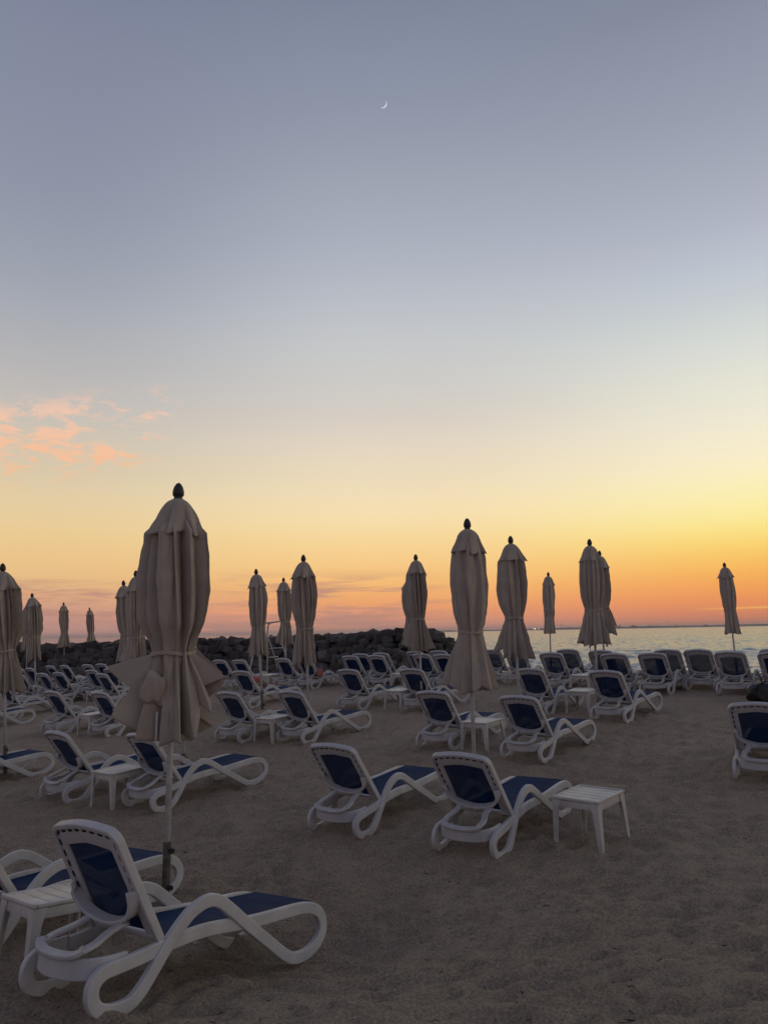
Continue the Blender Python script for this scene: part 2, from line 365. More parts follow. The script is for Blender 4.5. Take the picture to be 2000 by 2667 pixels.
# the sea: real short waves out to a few hundred metres, then a plain sheet to the horizon
nW = Vector((.64, .77, 0)).normalized(); nV = Vector((nW.y, -nW.x, 0))
rw = np.random.RandomState(11)
W0, W1 = 22.5, 700.0
wr_ = W0 * np.exp(np.arange(0, math.log(W1 / W0), .0042)); wr_[-1] = W1
kr_ = np.arange(-1.15, .30, .0038)
WW, KK = np.meshgrid(wr_, kr_, indexing='ij'); VV = WW * KK
SX, SY = nW.x * WW + nV.x * VV, nW.y * WW + nV.y * VV
hz_ = np.zeros_like(WW)
for k in range(46):
    lam = .6 * (4.5 / .6) ** (k / 45.0); kk = 2 * np.pi / lam; th_ = math.atan2(-nW.y, -nW.x) + rw.normal(0, .75)
    amp_ = .042 / kk * rw.uniform(.6, 1.3) * (1.0 if lam < 4 else .7)
    dst = np.clip((WW * .008 / lam - .25) / .5, 0, 1)             # leave out what the mesh cannot carry
    hz_ += amp_ * (1 - dst) * np.sin(kk * (SX * math.cos(th_) + SY * math.sin(th_)) + rw.uniform(0, 6.28))
for lam in (14, 22, 35):
    kk = 2 * np.pi / lam; th_ = math.atan2(-nW.y, -nW.x) + rw.normal(0, .35); hz_ += .014 / kk * np.sin(kk * (SX * math.cos(th_) + SY * math.sin(th_)) + rw.uniform(0, 6.28))
hz_ *= (.5 + 1.0 * fbm(SX * .03 + 4, SY * .03, 3)) * np.clip((SX + 6) / 12, .05, 1)                    # gusts: smoother and rougher patches
V = np.stack([SX.ravel(), SY.ravel(), (SEA_Z + hz_).ravel()], 1); ix = np.arange(WW.size).reshape(WW.shape)
Fs = np.stack([ix[:-1, :-1].ravel(), ix[:-1, 1:].ravel(), ix[1:, 1:].ravel(), ix[1:, :-1].ravel()], 1)
far_ = [(nW * a + nV * (a * k)) for a in (W1, 1500, 5000, 16000) for k in (-1.15, -.6, -.1, .30)]
n0 = len(V); V = np.concatenate([V, np.array([(p.x, p.y, SEA_Z) for p in far_])])
Ff = [[n0 + r_ * 4 + c, n0 + r_ * 4 + c + 1, n0 + r_ * 4 + c + 5, n0 + r_ * 4 + c + 4] for r_ in range(3) for c in range(3)]
side_ = [(nW * a + nV * (a * k) + Vector((0, 0, SEA_Z))) for a in (W0, 16000) for k in (-6, -1.15, .30, 6)]
n1 = len(V); V = np.concatenate([V, np.array([tuple(p) for p in side_])])
Ff += [[n1, n1 + 1, n1 + 5, n1 + 4], [n1 + 2, n1 + 3, n1 + 7, n1 + 6]]
Fs = np.concatenate([Fs, np.array(Ff)])
me = bpy.data.meshes.new('sea_water')
me.vertices.add(len(V)); me.vertices.foreach_set('co', V.ravel()); me.loops.add(Fs.size); me.loops.foreach_set('vertex_index', Fs.ravel())
me.polygons.add(len(Fs)); me.polygons.foreach_set('loop_start', np.arange(0, Fs.size, 4)); me.polygons.foreach_set('use_smooth', np.ones(len(Fs), bool))
me.update(calc_edges=True); me.validate(); me.materials.append(M['sea'])
tag(link(bpy.data.objects.new('sea', me)), kind='structure')

# ------------------------------------------------------------------ sun lounger
HALF = 0.288
def lounger_mesh():
    root = empty('sun_lounger')
    side_pts = [(.38, .262), (.25, .238), (.09, .216), (.02, .202), (-.026, .162), (-.032, .105), (-.002, .055), (.06, .030), (.13, .029), (.195, .044), (.245, .082), (.30, .145), (.36, .225),
                (.43, .318), (.51, .392), (.60, .426), (.675, .420), (.765, .370), (.90, .272), (1.05, .162), (1.18, .066), (1.27, .032), (1.37, .042), (1.452, .088), (1.492, .150), (1.484, .220), (1.43, .278), (1.30, .305), (.95, .290), (.62, .275)]
    off = [0, 0, 0, 0, .001, .003, .006, .009, .012, .014, .014, .014, .014, .014, .014, .014, .014, .014, .014, .014, .014, .012, .009, .005, .002, 0, 0, 0, 0, 0]
    side_pts = [((.35 + (s_ - .35) * 1.17 if s_ > .35 else s_), z_ + .022 * math.exp(-((s_ - .62) / .16) ** 2)) for s_, z_ in side_pts]
    path0 = catmull([(s, o, z) for (s, z), o in zip(side_pts, off)], 6, True)
    for sg in (1, -1):
        bm = bmesh.new()
        path = [Vector((p.x, sg * (HALF + p.y), p.z)) for p in path0]
        sweep(bm, path, rrect(.070, .040, .008), Vector((0, 1, 0)), closed=True)
        obj('side_frame', bm, M['plastic'], root)
    # rear crossbar, bowed backwards, and the foot bar
    bm = bmesh.new()
    sweep(bm, catmull([(.17, .262, .226), (.06, .256, .218), (-.02, .20, .210), (-.060, .10, .205), (-.070, 0, .204), (-.060, -.10, .205), (-.02, -.20, .210), (.06, -.256, .218), (.17, -.262, .226)], 5), rrect(.026, .098, .007), Vector((0, 0, 1)))
    obj('rear_crossbar', bm, M['plastic'], root)
    bm = bmesh.new()
    sweep(bm, [Vector((1.62, y, .280)) for y in (.266, .1, -.1, -.266)], rrect(.040, .028, .010), Vector((0, 0, 1)))
    obj('seat_bar', bm, M['plastic'], root)
    bm = bmesh.new()
    sweep(bm, [Vector((.62, y, .240)) for y in (.266, .1, -.1, -.266)], rrect(.040, .028, .010), Vector((0, 0, 1)))
    obj('seat_bar', bm, M['plastic'], root)
    # seat sling, sagging a little
    bm = bmesh.new(); n1, n2 = 14, 8; grid = []
    for i in range(n1 + 1):
        u = i / n1; s = .37 + (1.61 - .37) * u
        zc = .286 + .030 * u + .012
        grid.append([bm.verts.new((s, -.262 + .524 * j / n2, zc - .022 * math.sin(math.pi * j / n2) * math.sin(math.pi * u))) for j in range(n2 + 1)])
    for i in range(n1):
        for j in range(n2): bm.faces.new((grid[i][j], grid[i + 1][j], grid[i + 1][j + 1], grid[i][j + 1]))
    obj('seat_sling', bm, M['sling'], root)
    # backrest in its own plane: y across, l up the back, d out of the rear face
    hinge = Vector((.345, 0, .312)); topp = Vector((-.030, 0, .885)); L = (topp - hinge).length
    el = (topp - hinge).normalized(); ed = Vector((0, 1, 0)).cross(el); ed = ed if ed.x < 0 else -ed
    Bp = lambda y, l, d: hinge + el * l + Vector((0, y, 0)) + ed * d
    def outline(hw0, hw1, top, rad, arch, l0, n=7):
        # from right bottom, up, across the arched top, down the left
        pts = [(hw0, l0), (hw0 + (hw1 - hw0) * .4, l0 + (top - rad - l0) * .4), (hw0 + (hw1 - hw0) * .75, l0 + (top - rad - l0) * .75)]
        for k in range(n):
            a = R(90 * k / (n - 1)); pts.append((hw1 - rad + rad * math.cos(a), top - arch - rad + rad * math.sin(a)))
        pts.append((hw1 * .35, top - arch * .25)); 
        pts = pts + [(0, top)] + [(-y, l) for y, l in pts[::-1]]
        return pts
    bm = bmesh.new()
    rim = [Bp(y, l, 0) for y, l in outline(.287, .284, L - .02, .070, .022, -.02)]
    rim = catmull(rim, 2); sides = [ed] * len(rim)
    sweep(bm, rim, rrect(.030, .050, .007), ed)
    # inner flange with the sling seam
    oo = outline(.273, .270, L - .034, .060, .020, .02); ii = outline(.208, .204, L - .125, .018, .026, .02)
    def strip(A, B, d):
        a = [bm.verts.new(Bp(y, l, d)) for y, l in A]; b_ = [bm.verts.new(Bp(y, l, d)) for y, l in B]
        for k in range(len(A) - 1): bm.faces.new((a[k], a[k + 1], b_[k + 1], b_[k]))
        return a, b_
    a0, b0 = strip(oo, ii, .014); a1, b1 = strip(oo, ii, -.006)
    for k in range(len(ii) - 1):
        bm.faces.new((b0[k], b0[k + 1], b1[k + 1], b1[k])); bm.faces.new((a0[k], a1[k], a1[k + 1], a0[k + 1]))
    # lacing slots along the seam between rim and flange (dark openings in the moulding)
    seam = outline(.261, .258, L - .048, .052, .020, .24, 9)
    sp_ = catmull([(y, l, 0) for y, l in seam], 6)
    dist = 0; nxt = .03; step = .068
    for p, q in zip(sp_, sp_[1:]):
        sg = (q - p).length
        if dist + sg >= nxt:
            c = p + (q - p) * ((nxt - dist) / max(sg, 1e-6)); tdir = (q - p).normalized()
            mid = abs(c.x) < .024 and c.y > L - .12
            hl, hw = (.019, .010) if mid else (.018, .0060)
            nn = Vector((-tdir.y, tdir.x, 0))
            def corner(a, b__, d):
                P2 = c + tdir * a + nn * b__; return bm.verts.new(Bp(P2.x, P2.y, d))
            f4 = [corner(-hl, -hw, .0175), corner(hl, -hw, .0175), corner(hl, hw, .0175), corner(-hl, hw, .0175)]
            g4 = [corner(-hl, -hw, .010), corner(hl, -hw, .010), corner(hl, hw, .010), corner(-hl, hw, .010)]
            bm.faces.new(f4).material_index = 1
            for k in range(4): bm.faces.new((f4[k], f4[(k + 1) % 4], g4[(k + 1) % 4], g4[k])).material_index = 1
            nxt += step
        dist += sg
    # bottom bar at the hinge
    sweep(bm, [Bp(y, .0, 0) for y in (.270, .1, -.1, -.270)], rrect(.030, .036, .010), el)
    back = obj('backrest', bm, [M['plastic'], M['dark']], root)
    bm = bmesh.new(); n1, n2 = 12, 8; grid = []
    for i in range(n1 + 1):
        u = i / n1; l = .03 + (L - .14 - .03) * u; hw = .224 - .004 * u
        grid.append([bm.verts.new(Bp(-hw + 2 * hw * j / n2, l, .001 + .020 * math.sin(math.pi * j / n2) * math.sin(math.pi * u) ** .7)) for j in range(n2 + 1)])
    # arch the upper edge like the frame
    for j, v in enumerate(grid[-1]): v.co += el * (.030 * math.sin(math.pi * j / n2))
    for i in range(n1):
        for j in range(n2): bm.faces.new((grid[i][j], grid[i + 1][j], grid[i + 1][j + 1], grid[i][j + 1]))
    obj('back_sling', bm, M['sling'], back)
    # prop bracket: bowed upper bar hooked to the back, two struts, curved lower bar on the crossbar
    bm = bmesh.new()
    up = catmull([Bp(.268, .300, .030), Bp(.258, .235, .040), Bp(.205, .165, .052), Bp(.10, .125, .060), Bp(0, .113, .062), Bp(-.10, .125, .060), Bp(-.205, .165, .052), Bp(-.258, .235, .040), Bp(-.268, .300, .030)], 4)
    h0 = Bp(0, .113, .062); l0 = Vector((-.078, 0, .262)); bn_ = (l0 - h0).normalized().cross(Vector((0, 1, 0))).normalized()
    sweep(bm, up, rrect(.070, .024, .007), bn_)
    prof = rrect(.054, .0225, .007)
    for sg in (1, -1):
        a = Bp(sg * .155, .120, .056); b_ = Vector((-.045, sg * .172, .285))
        c1 = a.lerp(b_, .35) + Vector((0, sg * -.014, 0)); c2 = a.lerp(b_, .72) + Vector((0, sg * .012, 0))
        sweep(bm, catmull([a, c1, c2, b_], 5), prof, bn_)
    lo = catmull([(-.035, .188, .305), (-.052, .168, .280), (-.070, .11, .266), (-.078, 0, .262), (-.070, -.11, .266), (-.052, -.168, .280), (-.035, -.188, .305)], 4)
    sweep(bm, lo, rrect(.052, .0255, .007), bn_)
    obj('prop_bracket', bm, M['plastic'], root)
    return root
YAW = 38.0
CONTACT = []
GRP_L = 'white and blue sun loungers set out on the sand'
proto_l = lounger_mesh(); _used = [False]
def ground_frame(x, y, yaw, a=.0, b_=1.43, hw=.29, sink=.020):
    f = np.array([math.sin(yaw), math.cos(yaw)]); l = np.array([-f[1], f[0]])
    def gg(s, q): p = np.array([x, y]) + f * s + l * q; return Vector((p[0], p[1], G(*p)))
    p0, p1 = (gg(a, hw) + gg(a, -hw)) / 2, (gg(b_, hw) + gg(b_, -hw)) / 2
    X = (p1 - p0).normalized(); Y = ((gg(a, hw) + gg(b_, hw)) - (gg(a, -hw) + gg(b_, -hw))).normalized(); Z = X.cross(Y).normalized(); Y = Z.cross(X)
    m = Matrix((X, Y, Z)).transposed().to_4x4(); m.translation = p0.lerp(p1, (0 - a) / (b_ - a)) - Z * sink
    return m
def put_lounger(x, y, yaw, label, pose=None):
    o = proto_l if not _used[0] else copy_tree(proto_l); _used[0] = True
    o.matrix_world = ground_frame(x, y, R(yaw))
    if pose:                                                     # z, pitch, roll of one that sits in a hollow
        z, pit, rol = pose[0], R(pose[1]), R(pose[2]); f = Vector((math.sin(R(yaw)) * math.cos(pit), math.cos(R(yaw)) * math.cos(pit), math.sin(pit)))
        l = Vector((-math.cos(R(yaw)) * math.cos(rol), math.sin(R(yaw)) * math.cos(rol), math.sin(rol))); l = (l - f * l.dot(f)).normalized(); u = f.cross(l)
        m = Matrix((f, l, u)).transposed().to_4x4(); m.translation = Vector((x, y, z)); o.matrix_world = m
    for q in ((.06, .29), (.06, -.29), (1.42, .29), (1.42, -.29)):
        p = o.matrix_world @ Vector((q[0], q[1], 0)); CONTACT.append((p.x, p.y, .085, .013))
    tag(o, label, 'sun lounger', GRP_L); return o
def lounger_top(px, py, label, dyaw=0.0, dh=0.0):
    P = at(px, py, .880 + dh); yaw = YAW + dyaw + 1.8 * math.sin(px * .37 + py * .11)
    x = P[0] + .03 * math.sin(R(yaw)); y = P[1] + .03 * math.cos(R(yaw))
    return put_lounger(x, y, yaw, label)
def lounger_foot(px, py, label, dyaw=0.0):
    """px,py: where the right foot of the lounger stands"""
    P = at(px, py); yaw = R(YAW + dyaw); f = (math.sin(yaw), math.cos(yaw)); l = (-f[1], f[0])
    return put_lounger(P[0] - 1.43 * f[0] + .30 * l[0], P[1] - 1.43 * f[1] + .30 * l[1], YAW + dyaw, label)
# nearest rows (top of the back in the photograph)
put_lounger(-1.686, 4.096, 35.9, 'sun lounger nearest the camera, its whole looped side and blue seat in full view', (.047, -8.7, -3.7))
lounger_foot(398, 2352, 'sun lounger cut off by the left edge, behind the foreground table and parasol pole', -2)
lounger_top(867, 1932, 'left lounger of the pair standing by the lone table at lower right', 0)
lounger_top(1200, 1955, 'sun lounger beside the lone white table at lower right of the photo', -1)
lounger_top(151, 1900, 'left lounger of the pair sharing a table just left of the big parasol pole', 0)
lounger_top(369, 1906, 'lounger partly behind the pole of the big foreground parasol, beside a table', 0)
lounger_foot(95, 2020, 'lounger of which only the blue seat and foot end enter at the left edge', 0)
lounger_top(596, 1799, 'left lounger of the pair just right of the big parasol skirt, with table between', 0)
lounger_top(758, 1796, 'right lounger of the pair just right of the big parasol, long seat in view', 0)
lounger_top(1127, 1796, 'lounger directly under the skirt of the central bell shaped parasol, left of table', 0)
lounger_top(1350, 1808, 'lounger right of the table behind the central parasol pole, foot loop in view', 0)
lounger_top(1970, 1825, 'lounger cut off by the right edge below the black bag', -5)
lounger_top(138, 1797, 'left lounger of the pair with a table at far left, third row', 0)
lounger_top(262, 1799.5, 'right lounger of the pair left of the big parasol skirt, third row', 0)
lounger_foot(62, 1884, 'lounger under the left edge parasol, only its empty foot loop in view', 0)
# fourth row
lounger_top(907, 1740.5, 'lounger with its looped foot beside the bright topped table, in front of the rocks', 0)
lounger_top(1072, 1739, 'lounger just left of the central parasol skirt, right of the bright topped table', 0)
lounger_top(1379, 1738, 'lounger crossed by the pole of the wide skirted parasol right of centre', 0)
lounger_top(1575, 1743, 'lounger right of the white table below the overlapping pair of parasols', 0)
lounger_top(629, 1745, 'lounger in front of the pole with the red towel, blue seat showing', 0)
lounger_top(240, 1743, 'lounger half hidden behind another just left of the big parasol skirt', 0)
lounger_top(266.5, 1752, 'lounger touching the left tip of the big parasol skirt, fourth row', 0)
lounger_top(153, 1749, 'lounger behind the far left pair, between two thin parasol poles', 0)
lounger_top(112, 1751, 'lounger immediately right of the pole of the second parasol from left', 0)
lounger_top(52, 1754, 'lounger at far left, leaning out from behind the left edge parasol skirt', 0)
lounger_top(6, 1776, 'lounger mostly hidden by the skirt and pole of the left edge parasol', 0)
# fifth row
lounger_top(52, 1739, 'small lounger peeping out right of the left edge parasol skirt', 0)
lounger_top(79, 1738, 'small lounger just left of the pole of the second parasol from left', 0)
lounger_top(572, 1717, 'left one of two loungers standing close together before the rocks near the pipe frame', 0)
lounger_top(623, 1717, 'right one of two loungers close together, left of the pipe frame legs', 0)
lounger_top(736, 1713, 'lounger before the rocks, right of the white pipe frame', 0)
lounger_top(792, 1712, 'lounger with a pink towel on its seat, crossed by a parasol pole', 0)
lounger_top(911, 1706, 'left lounger of two in front of the end of the rock wall', 0)
lounger_top(978.5, 1704.6, 'right lounger of two in front of the end of the rock wall', 0)
lounger_top(1096, 1701, 'lounger crossed by the pole of the paired parasol at the end of the rocks', 0)
lounger_top(1152, 1702, 'lounger almost hidden behind the left side of the central parasol skirt', 0)
lounger_top(1433, 1697.5, 'lounger before the sea directly under the small straight parasol', 0)
lounger_top(1597, 1699.7, 'lounger before the sea just right of the pole of the overlapping parasols', 0)
lounger_top(1696, 1698, 'lounger before the sea with its whole right side and foot loop showing', 0)
lounger_top(1898, 1694, 'lounger under the leaning parasol, seen squarely from behind', 0)
lounger_top(2014, 1695, 'front one of two loungers cut off by the right edge above the black bag', 0)
# last row along the water and the rocks
lounger_top(132, 1732, 'small last row lounger before the rocks, left of the third parasol pole', 0)
lounger_top(169, 1731, 'small last row lounger behind the third parasol pole', 0)
lounger_top(228.5, 1729, 'small last row lounger at the foot of the shortest left parasol', 0)
lounger_top(264, 1727, 'small last row lounger just right of the shortest left parasol pole', 0)
lounger_top(286, 1740, 'lounger second in line left of the big parasol skirt, before the rocks', 0)
lounger_top(341, 1725.6, 'small lounger behind the poles of the close pair of parasols at left', 0)
lounger_top(381, 1723.5, 'small lounger whose top rim just shows above the big parasol skirt', 0)
lounger_top(937, 1701, 'last row lounger mostly hidden by the two loungers at the rock wall end', 0)
lounger_top(989, 1698.6, 'rearmost lounger at the rock wall end, its arm showing to the right', 0)
lounger_top(1078, 1695, 'last row lounger at the rock wall end behind two parasol poles', 0)
lounger_top(1139, 1693, 'last row lounger before the lowest rocks, left of the central parasol skirt', 0)
lounger_top(1278, 1690.5, 'last row lounger against the water just right of the central parasol', 0)
lounger_top(1340, 1692, 'last row lounger against the water under the wide skirted parasol', 0)
lounger_top(1475.5, 1689, 'last row lounger against the water right of the small straight parasol', 0)
lounger_top(1562, 1691.6, 'last row lounger against the water behind the overlapping parasol poles', 0)
lounger_top(1735, 1689.7, 'last row lounger half hidden behind the one with the whole side showing', 0)
lounger_top(1814.6, 1689, 'last row lounger standing alone against the water left of the leaning parasol', 0)
lounger_top(2016, 1687, 'rear one of two loungers cut off by the right edge', 0)

# ------------------------------------------------------------------ side tables
def table_mesh():
    root = empty('side_table')
    bm = bmesh.new(); Wd, D, H_ = .46, .50, .40
    n = 5; pw = (D - .05) / n
    for k in range(n): box(bm, (-D / 2 + .025 + pw * (k + .5), 0, H_ - .0085), (pw - .005, Wd - .03, .017), bevel=.003)
    for sx in (-1, 1): box(bm, (sx * (D / 2 - .0125), 0, H_ - .004), (.024, Wd, .026), bevel=.008)
    for sy in (-1, 1): box(bm, (0, sy * (Wd / 2 - .0125), H_ - .006), (D - .052, .022, .022), bevel=.006)
    box(bm, (0, 0, H_ - .026), (D - .054, Wd - .050, .010))
    obj('table_top', bm, M['table_plastic'], root, smooth=True, angle=35)
    bm = bmesh.new()
    for sx in (-1, 1): box(bm, (sx * (D / 2 - .020), 0, H_ - .050), (.012, Wd - .10, .058), bevel=.003)
    for sy in (-1, 1): box(bm, (0, sy * (Wd / 2 - .020), H_ - .050), (D - .10, .012, .058), bevel=.003)
    obj('apron', bm, M['table_plastic'], root, angle=35)
    for sx in (-1, 1):
        for sy in (-1, 1):
            bm = bmesh.new()
            def ring(z, a, dx): # L-shaped leg section
                o = [(0, 0), (-a, 0), (-a, -.012), (-.012, -.012), (-.012, -a), (0, -a)]
                return [bm.verts.new((sx * (D / 2 - .006 + dx + p), sy * (Wd / 2 - .006 + dx + q), z)) for p, q in o]
            r0, r1, r2 = ring(-.02, .034, .012), ring(.30, .060, .002), ring(H_ - .019, .085, 0)
            for a, b_ in ((r0, r1), (r1, r2)):
                for k in range(6): bm.faces.new((a[k], a[(k + 1) % 6], b_[(k + 1) % 6], b_[k]))
            bm.faces.new(r0); bm.faces.new(r2)
            obj('leg', bm, M['table_plastic'], root, smooth=False)
    return root
proto_t = table_mesh(); _tu = [False]
def put_table(px, py, label, corner=(-1, 1), dyaw=0.0):
    """px,py: where one leg stands; corner (-1,1) is the near left leg, (-1,-1) the near right one, (0,0) the middle of the top"""
    yaw = R(YAW + dyaw); f = (math.sin(yaw), math.cos(yaw)); l = (-f[1], f[0])
    P = at(px, py, .40 if corner == (0, 0) else 0.0)
    cx = P[0] - corner[0] * .24 * f[0] - corner[1] * .22 * l[0]; cy = P[1] - corner[0] * .24 * f[1] - corner[1] * .22 * l[1]
    o = proto_t if not _tu[0] else copy_tree(proto_t); _tu[0] = True
    o.matrix_world = ground_frame(cx, cy, yaw, -.2, .2, .2, .0)
    for q in ((.24, .22), (.24, -.22), (-.24, .22), (-.24, -.22)):
        p = o.matrix_world @ Vector((q[0], q[1], 0)); CONTACT.append((p.x, p.y, .06, .012))
    tag(o, label, 'table', 'white plastic side tables between the loungers')
put_table(1567, 2218.5, 'white plastic table with slatted top standing alone at lower right', (-1, -1), 6)
put_table(68, 2566, 'white table at lower left, half behind the nearest lounger and cut by the edge', (-1, -1), 4)
put_table(293, 2109, 'white table between the two loungers just left of the big parasol pole', (-1, -1))
put_table(664, 1933, 'white table between the two loungers just right of the big parasol', (-1, 1))
put_table(1204, 1952, 'white table behind the pole of the central parasol', (-1, 1), 3)
put_table(204, 1915, 'white table between the third row loungers at far left', (-1, 1))
put_table(1003, 1850, 'white table with bright sky on its top, left of the central parasol skirt', (-1, 1))
put_table(1476, 1858, 'white table below the overlapping parasols, with raised rim toward the sea', (-1, 1))
put_table(1018, 1797, 'small white table half hidden at the rock wall end', (-1, 1))
put_table(1520, 1757, 'small white table before the sea under the overlapping parasols', (0, 0))
put_table(703, 1757, 'small white table behind the pole beside the red towel', (0, 0))
put_table(208, 1764, 'small white table among the last rows at left before the rocks', (0, 0))
put_table(227, 1842, 'white table hidden but for one leg between fourth row loungers at left', (-1, 1))

# ------------------------------------------------------------------ closed parasols
UH = 3.22
def umbrella(label, top, pole, flare=14, seed=1, body=.215, strap=.146, amp=.56, spin=0.0, flaps=(), hem=2.03, wave=.05, capk=1.0, sway_=.025, nf=8, dist=None, cord=False, near=1):
    rng = random.Random(seed * 13 + 5)
    d = pix_ray(*top); t = np.arange(1.0, 60, .01); P = d[None] * t[:, None] + np.array([0, 0, CAM_H])
    if dist: T = at_depth(top[0], top[1], dist)
    else:
        ok_ = P[:, 2] > gz(P[:, 0], P[:, 1]) + UH
        T = P[int(np.argmax(ok_))] if d[2] > 0 and ok_.any() else P[int(np.argmin(np.abs(P[:, 2] - gz(P[:, 0], P[:, 1]) - UH)))]
    Q = at_depth(pole[0], pole[1], T[1])
    T, Q = Vector(T), Vector(Q); ax = (T - Q).normalized()
    lean = math.degrees(math.acos(max(-1, min(1, ax.z))))
    B = T - ax * UH
    root = empty('closed_parasol'); 
    zq = Vector((0, 0, 1)).rotation_difference(ax); root.matrix_world = Matrix.Translation(B) @ zq.to_matrix().to_4x4()
    tag(root, label, 'parasol', 'closed beige beach parasols')
    # pole, socket with clamp knobs
    CONTACT.append((B.x, B.y, .11, .024)); bm = bmesh.new(); tube(bm, [(0, 0, -.30), (0, 0, 1.4), (0, 0, UH - .14)], .0235, 14); obj('pole', bm, M['steel'], root)
    bm = bmesh.new(); tube(bm, [(0, 0, -.40), (0, 0, .1), (0, 0, .44)], .0300, 14); sl = obj('ground_socket', bm, M['sleeve'], root, angle=40)
    for zk in (.38, .12):
        bm = bmesh.new(); tube(bm, [(.022, -.018, zk), (.040, -.032, zk)], .008, 8); tube(bm, [(.040, -.032, zk), (.054, -.043, zk)], .020, 6); obj('clamp_knob', bm, M['black'], sl, smooth=False)
    # finial
    bm = bmesh.new(); z0 = UH - .145
    lathe(bm, [(.050, z0 - .012), (.050, z0 + .004), (.036, z0 + .010), (.034, z0 + .030), (.043, z0 + .036), (.047, z0 + .055), (.045, z0 + .080), (.036, z0 + .110), (.020, z0 + .136), (.004, z0 + .147)], 18)
    obj('finial', bm, M['finial'], root, angle=50)
    # canopy cloth, pleated and gathered by a strap
    ph = [rng.uniform(0, 6.28) for _ in range(10)]
    b_ = body; s1_ = 1.37
    K = nf + 5
    w0 = [rng.uniform(.6, 1.5) for _ in range(K)]; base = np.cumsum(np.array(w0) / sum(w0) * 2 * np.pi) + ph[0]
    gap = np.roll(base, -1) - base; gap[-1] += 2 * np.pi
    drift = np.array([rng.uniform(-.16, .16) for _ in range(K)]) + rng.choice((-.1, .1))
    rho = np.array([rng.uniform(-.10, .10) for _ in range(K)]); rho2 = np.array([rng.uniform(-.12, .12) for _ in range(K)])
    lap = np.array([rng.uniform(-.12, .40) for _ in range(K)]); vdep = np.array([rng.uniform(.5, 1.2) for _ in range(K)])
    kx = [.155, .20, .30, .42, .60, .80, .98, 1.14, 1.27, 1.34, 1.37]
    kr = [.040, .085, .130, b_ * .92, b_ * 1.0, b_ * 1.05, b_ * 1.01, b_ * .92, strap * 1.16, strap * 1.02, strap]
    ns1, ns2, mA, mB = (46, 24, 11, 4) if near else (32, 16, 7, 3)
    adiff = lambda a, c: ((a - c + np.pi) % (2 * np.pi) - np.pi)
    def hang(theta):
        phi = flare + 3.0 * np.sin(2 * theta + ph[1]) + 2.0 * np.sin(5 * theta + ph[2])
        Lf = (hem - s1_) / math.cos(R(flare)) + wave * (.6 * np.sin(3 * theta + ph[8]) + .5 * np.sin(7 * theta + ph[9]))
        for a0, wd, amt, cut in flaps:
            g = np.exp(-(adiff(theta, a0 - spin) / wd) ** 2); phi = phi + amt * g; Lf = Lf - cut * g
        return np.radians(np.clip(phi, 2, 72)), Lf
    jl = np.array([rng.uniform(-.05, .05) for _ in range(K)]); jv = np.array([rng.uniform(-.13, -.02) for _ in range(K)]); jp = np.radians([rng.uniform(-4, 6) for _ in range(K)])
    hemk = min(1.0, wave / .05)
    levels = [(s_, 0.0) for s_ in np.linspace(.155, s1_, ns1)] + [(s1_, q) for q in (np.arange(1, ns2 + 1) / ns2)]
    rows3 = []
    for s_, q in levels:
        squeeze = math.exp(-((s_ - s1_) / .13) ** 2) if q == 0 else math.exp(-(q * .66 / .12) ** 2)
        tR = base + drift * (s_ - .6) + .05 * np.sin(2.2 * s_ + rho * 40)
        over = lap * min(1, max(0, (s_ - .25) / .2)) * (1 - .4 * squeeze)
        tV = tR + gap * (.80 + over * .55)
        dep = amp * vdep * np.interp(s_ + q * .66, [.155, .34, .46, .9, 1.2, 1.37, 1.5, 2.05], [0, .45, .85, .85, .75, .42, .70, .95])
        def place(th_, k_r, vall):
            if q == 0: return np.interp(s_, kx, kr) * k_r * np.ones(K), np.full(K, s_)
            ph_, Lf = hang(th_); Lf = Lf + (jv if vall else jl) * hemk; ph_ = np.maximum(.03, (ph_ + jp) if not vall else ph_ * .90)
            l_ = q * Lf; cv_ = 1 - .22 * math.exp(-q * .66 / .10)
            return (strap + l_ * np.sin(ph_ * cv_)) * k_r, s1_ + l_ * np.cos(ph_ * cv_)
        mixr = min(1, max(0, (s_ - .2) / .3))
        Rr, Sr = place(tR, 1 + (rho * (1 - squeeze) + rho2 * .5 * math.sin(2.5 * s_)) * mixr, False)
        Rv, Sv = place(tV, 1 - dep, True)
        pts = []
        for k in range(K):
            k2 = (k + 1) % K; t2 = tR[k2] + (2 * np.pi if k2 == 0 else 0)
            A_ = np.array([Rr[k] * math.cos(tR[k]), Rr[k] * math.sin(tR[k]), Sr[k]]); B_ = np.array([Rv[k] * math.cos(tV[k]), Rv[k] * math.sin(tV[k]), Sv[k]])
            C_ = np.array([Rr[k2] * math.cos(t2), Rr[k2] * math.sin(t2), Sr[k2]])
            mid_ = (tR[k] + tV[k]) / 2; bow = .085 * np.linalg.norm(B_ - A_) * (1 - .5 * squeeze)
            for m_ in range(mA):
                u_ = m_ / mA; p_ = A_ + (B_ - A_) * u_; bb = bow * (math.sin(math.pi * u_ ** .8))
                pts.append(p_ + np.array([math.cos(mid_) * bb, math.sin(mid_) * bb, 0]))
            for m_ in range(mB):
                u_ = m_ / mB; pts.append(B_ + (C_ - B_) * u_)
        rows3.append(np.array(pts))
    V3 = np.array(rows3)                                          # level, round, xyz (z is depth below the top)
    r3 = np.hypot(V3[..., 0], V3[..., 1]); a3 = np.arctan2(V3[..., 1], V3[..., 0])
    wr = fbm(3 + 2.6 * np.cos(a3) + seed, 5 + 2.6 * np.sin(a3) + V3[..., 2] * 2.2, 4, .6) - .5
    r3n = np.maximum(r3 + .075 * wr * np.clip((V3[..., 2] - .2) / .3, 0, 1), .030)
    a3 = a3 + spin
    swy = sway_ * np.sin(V3[..., 2] * 1.7 + ph[0]) * V3[..., 2] / 2
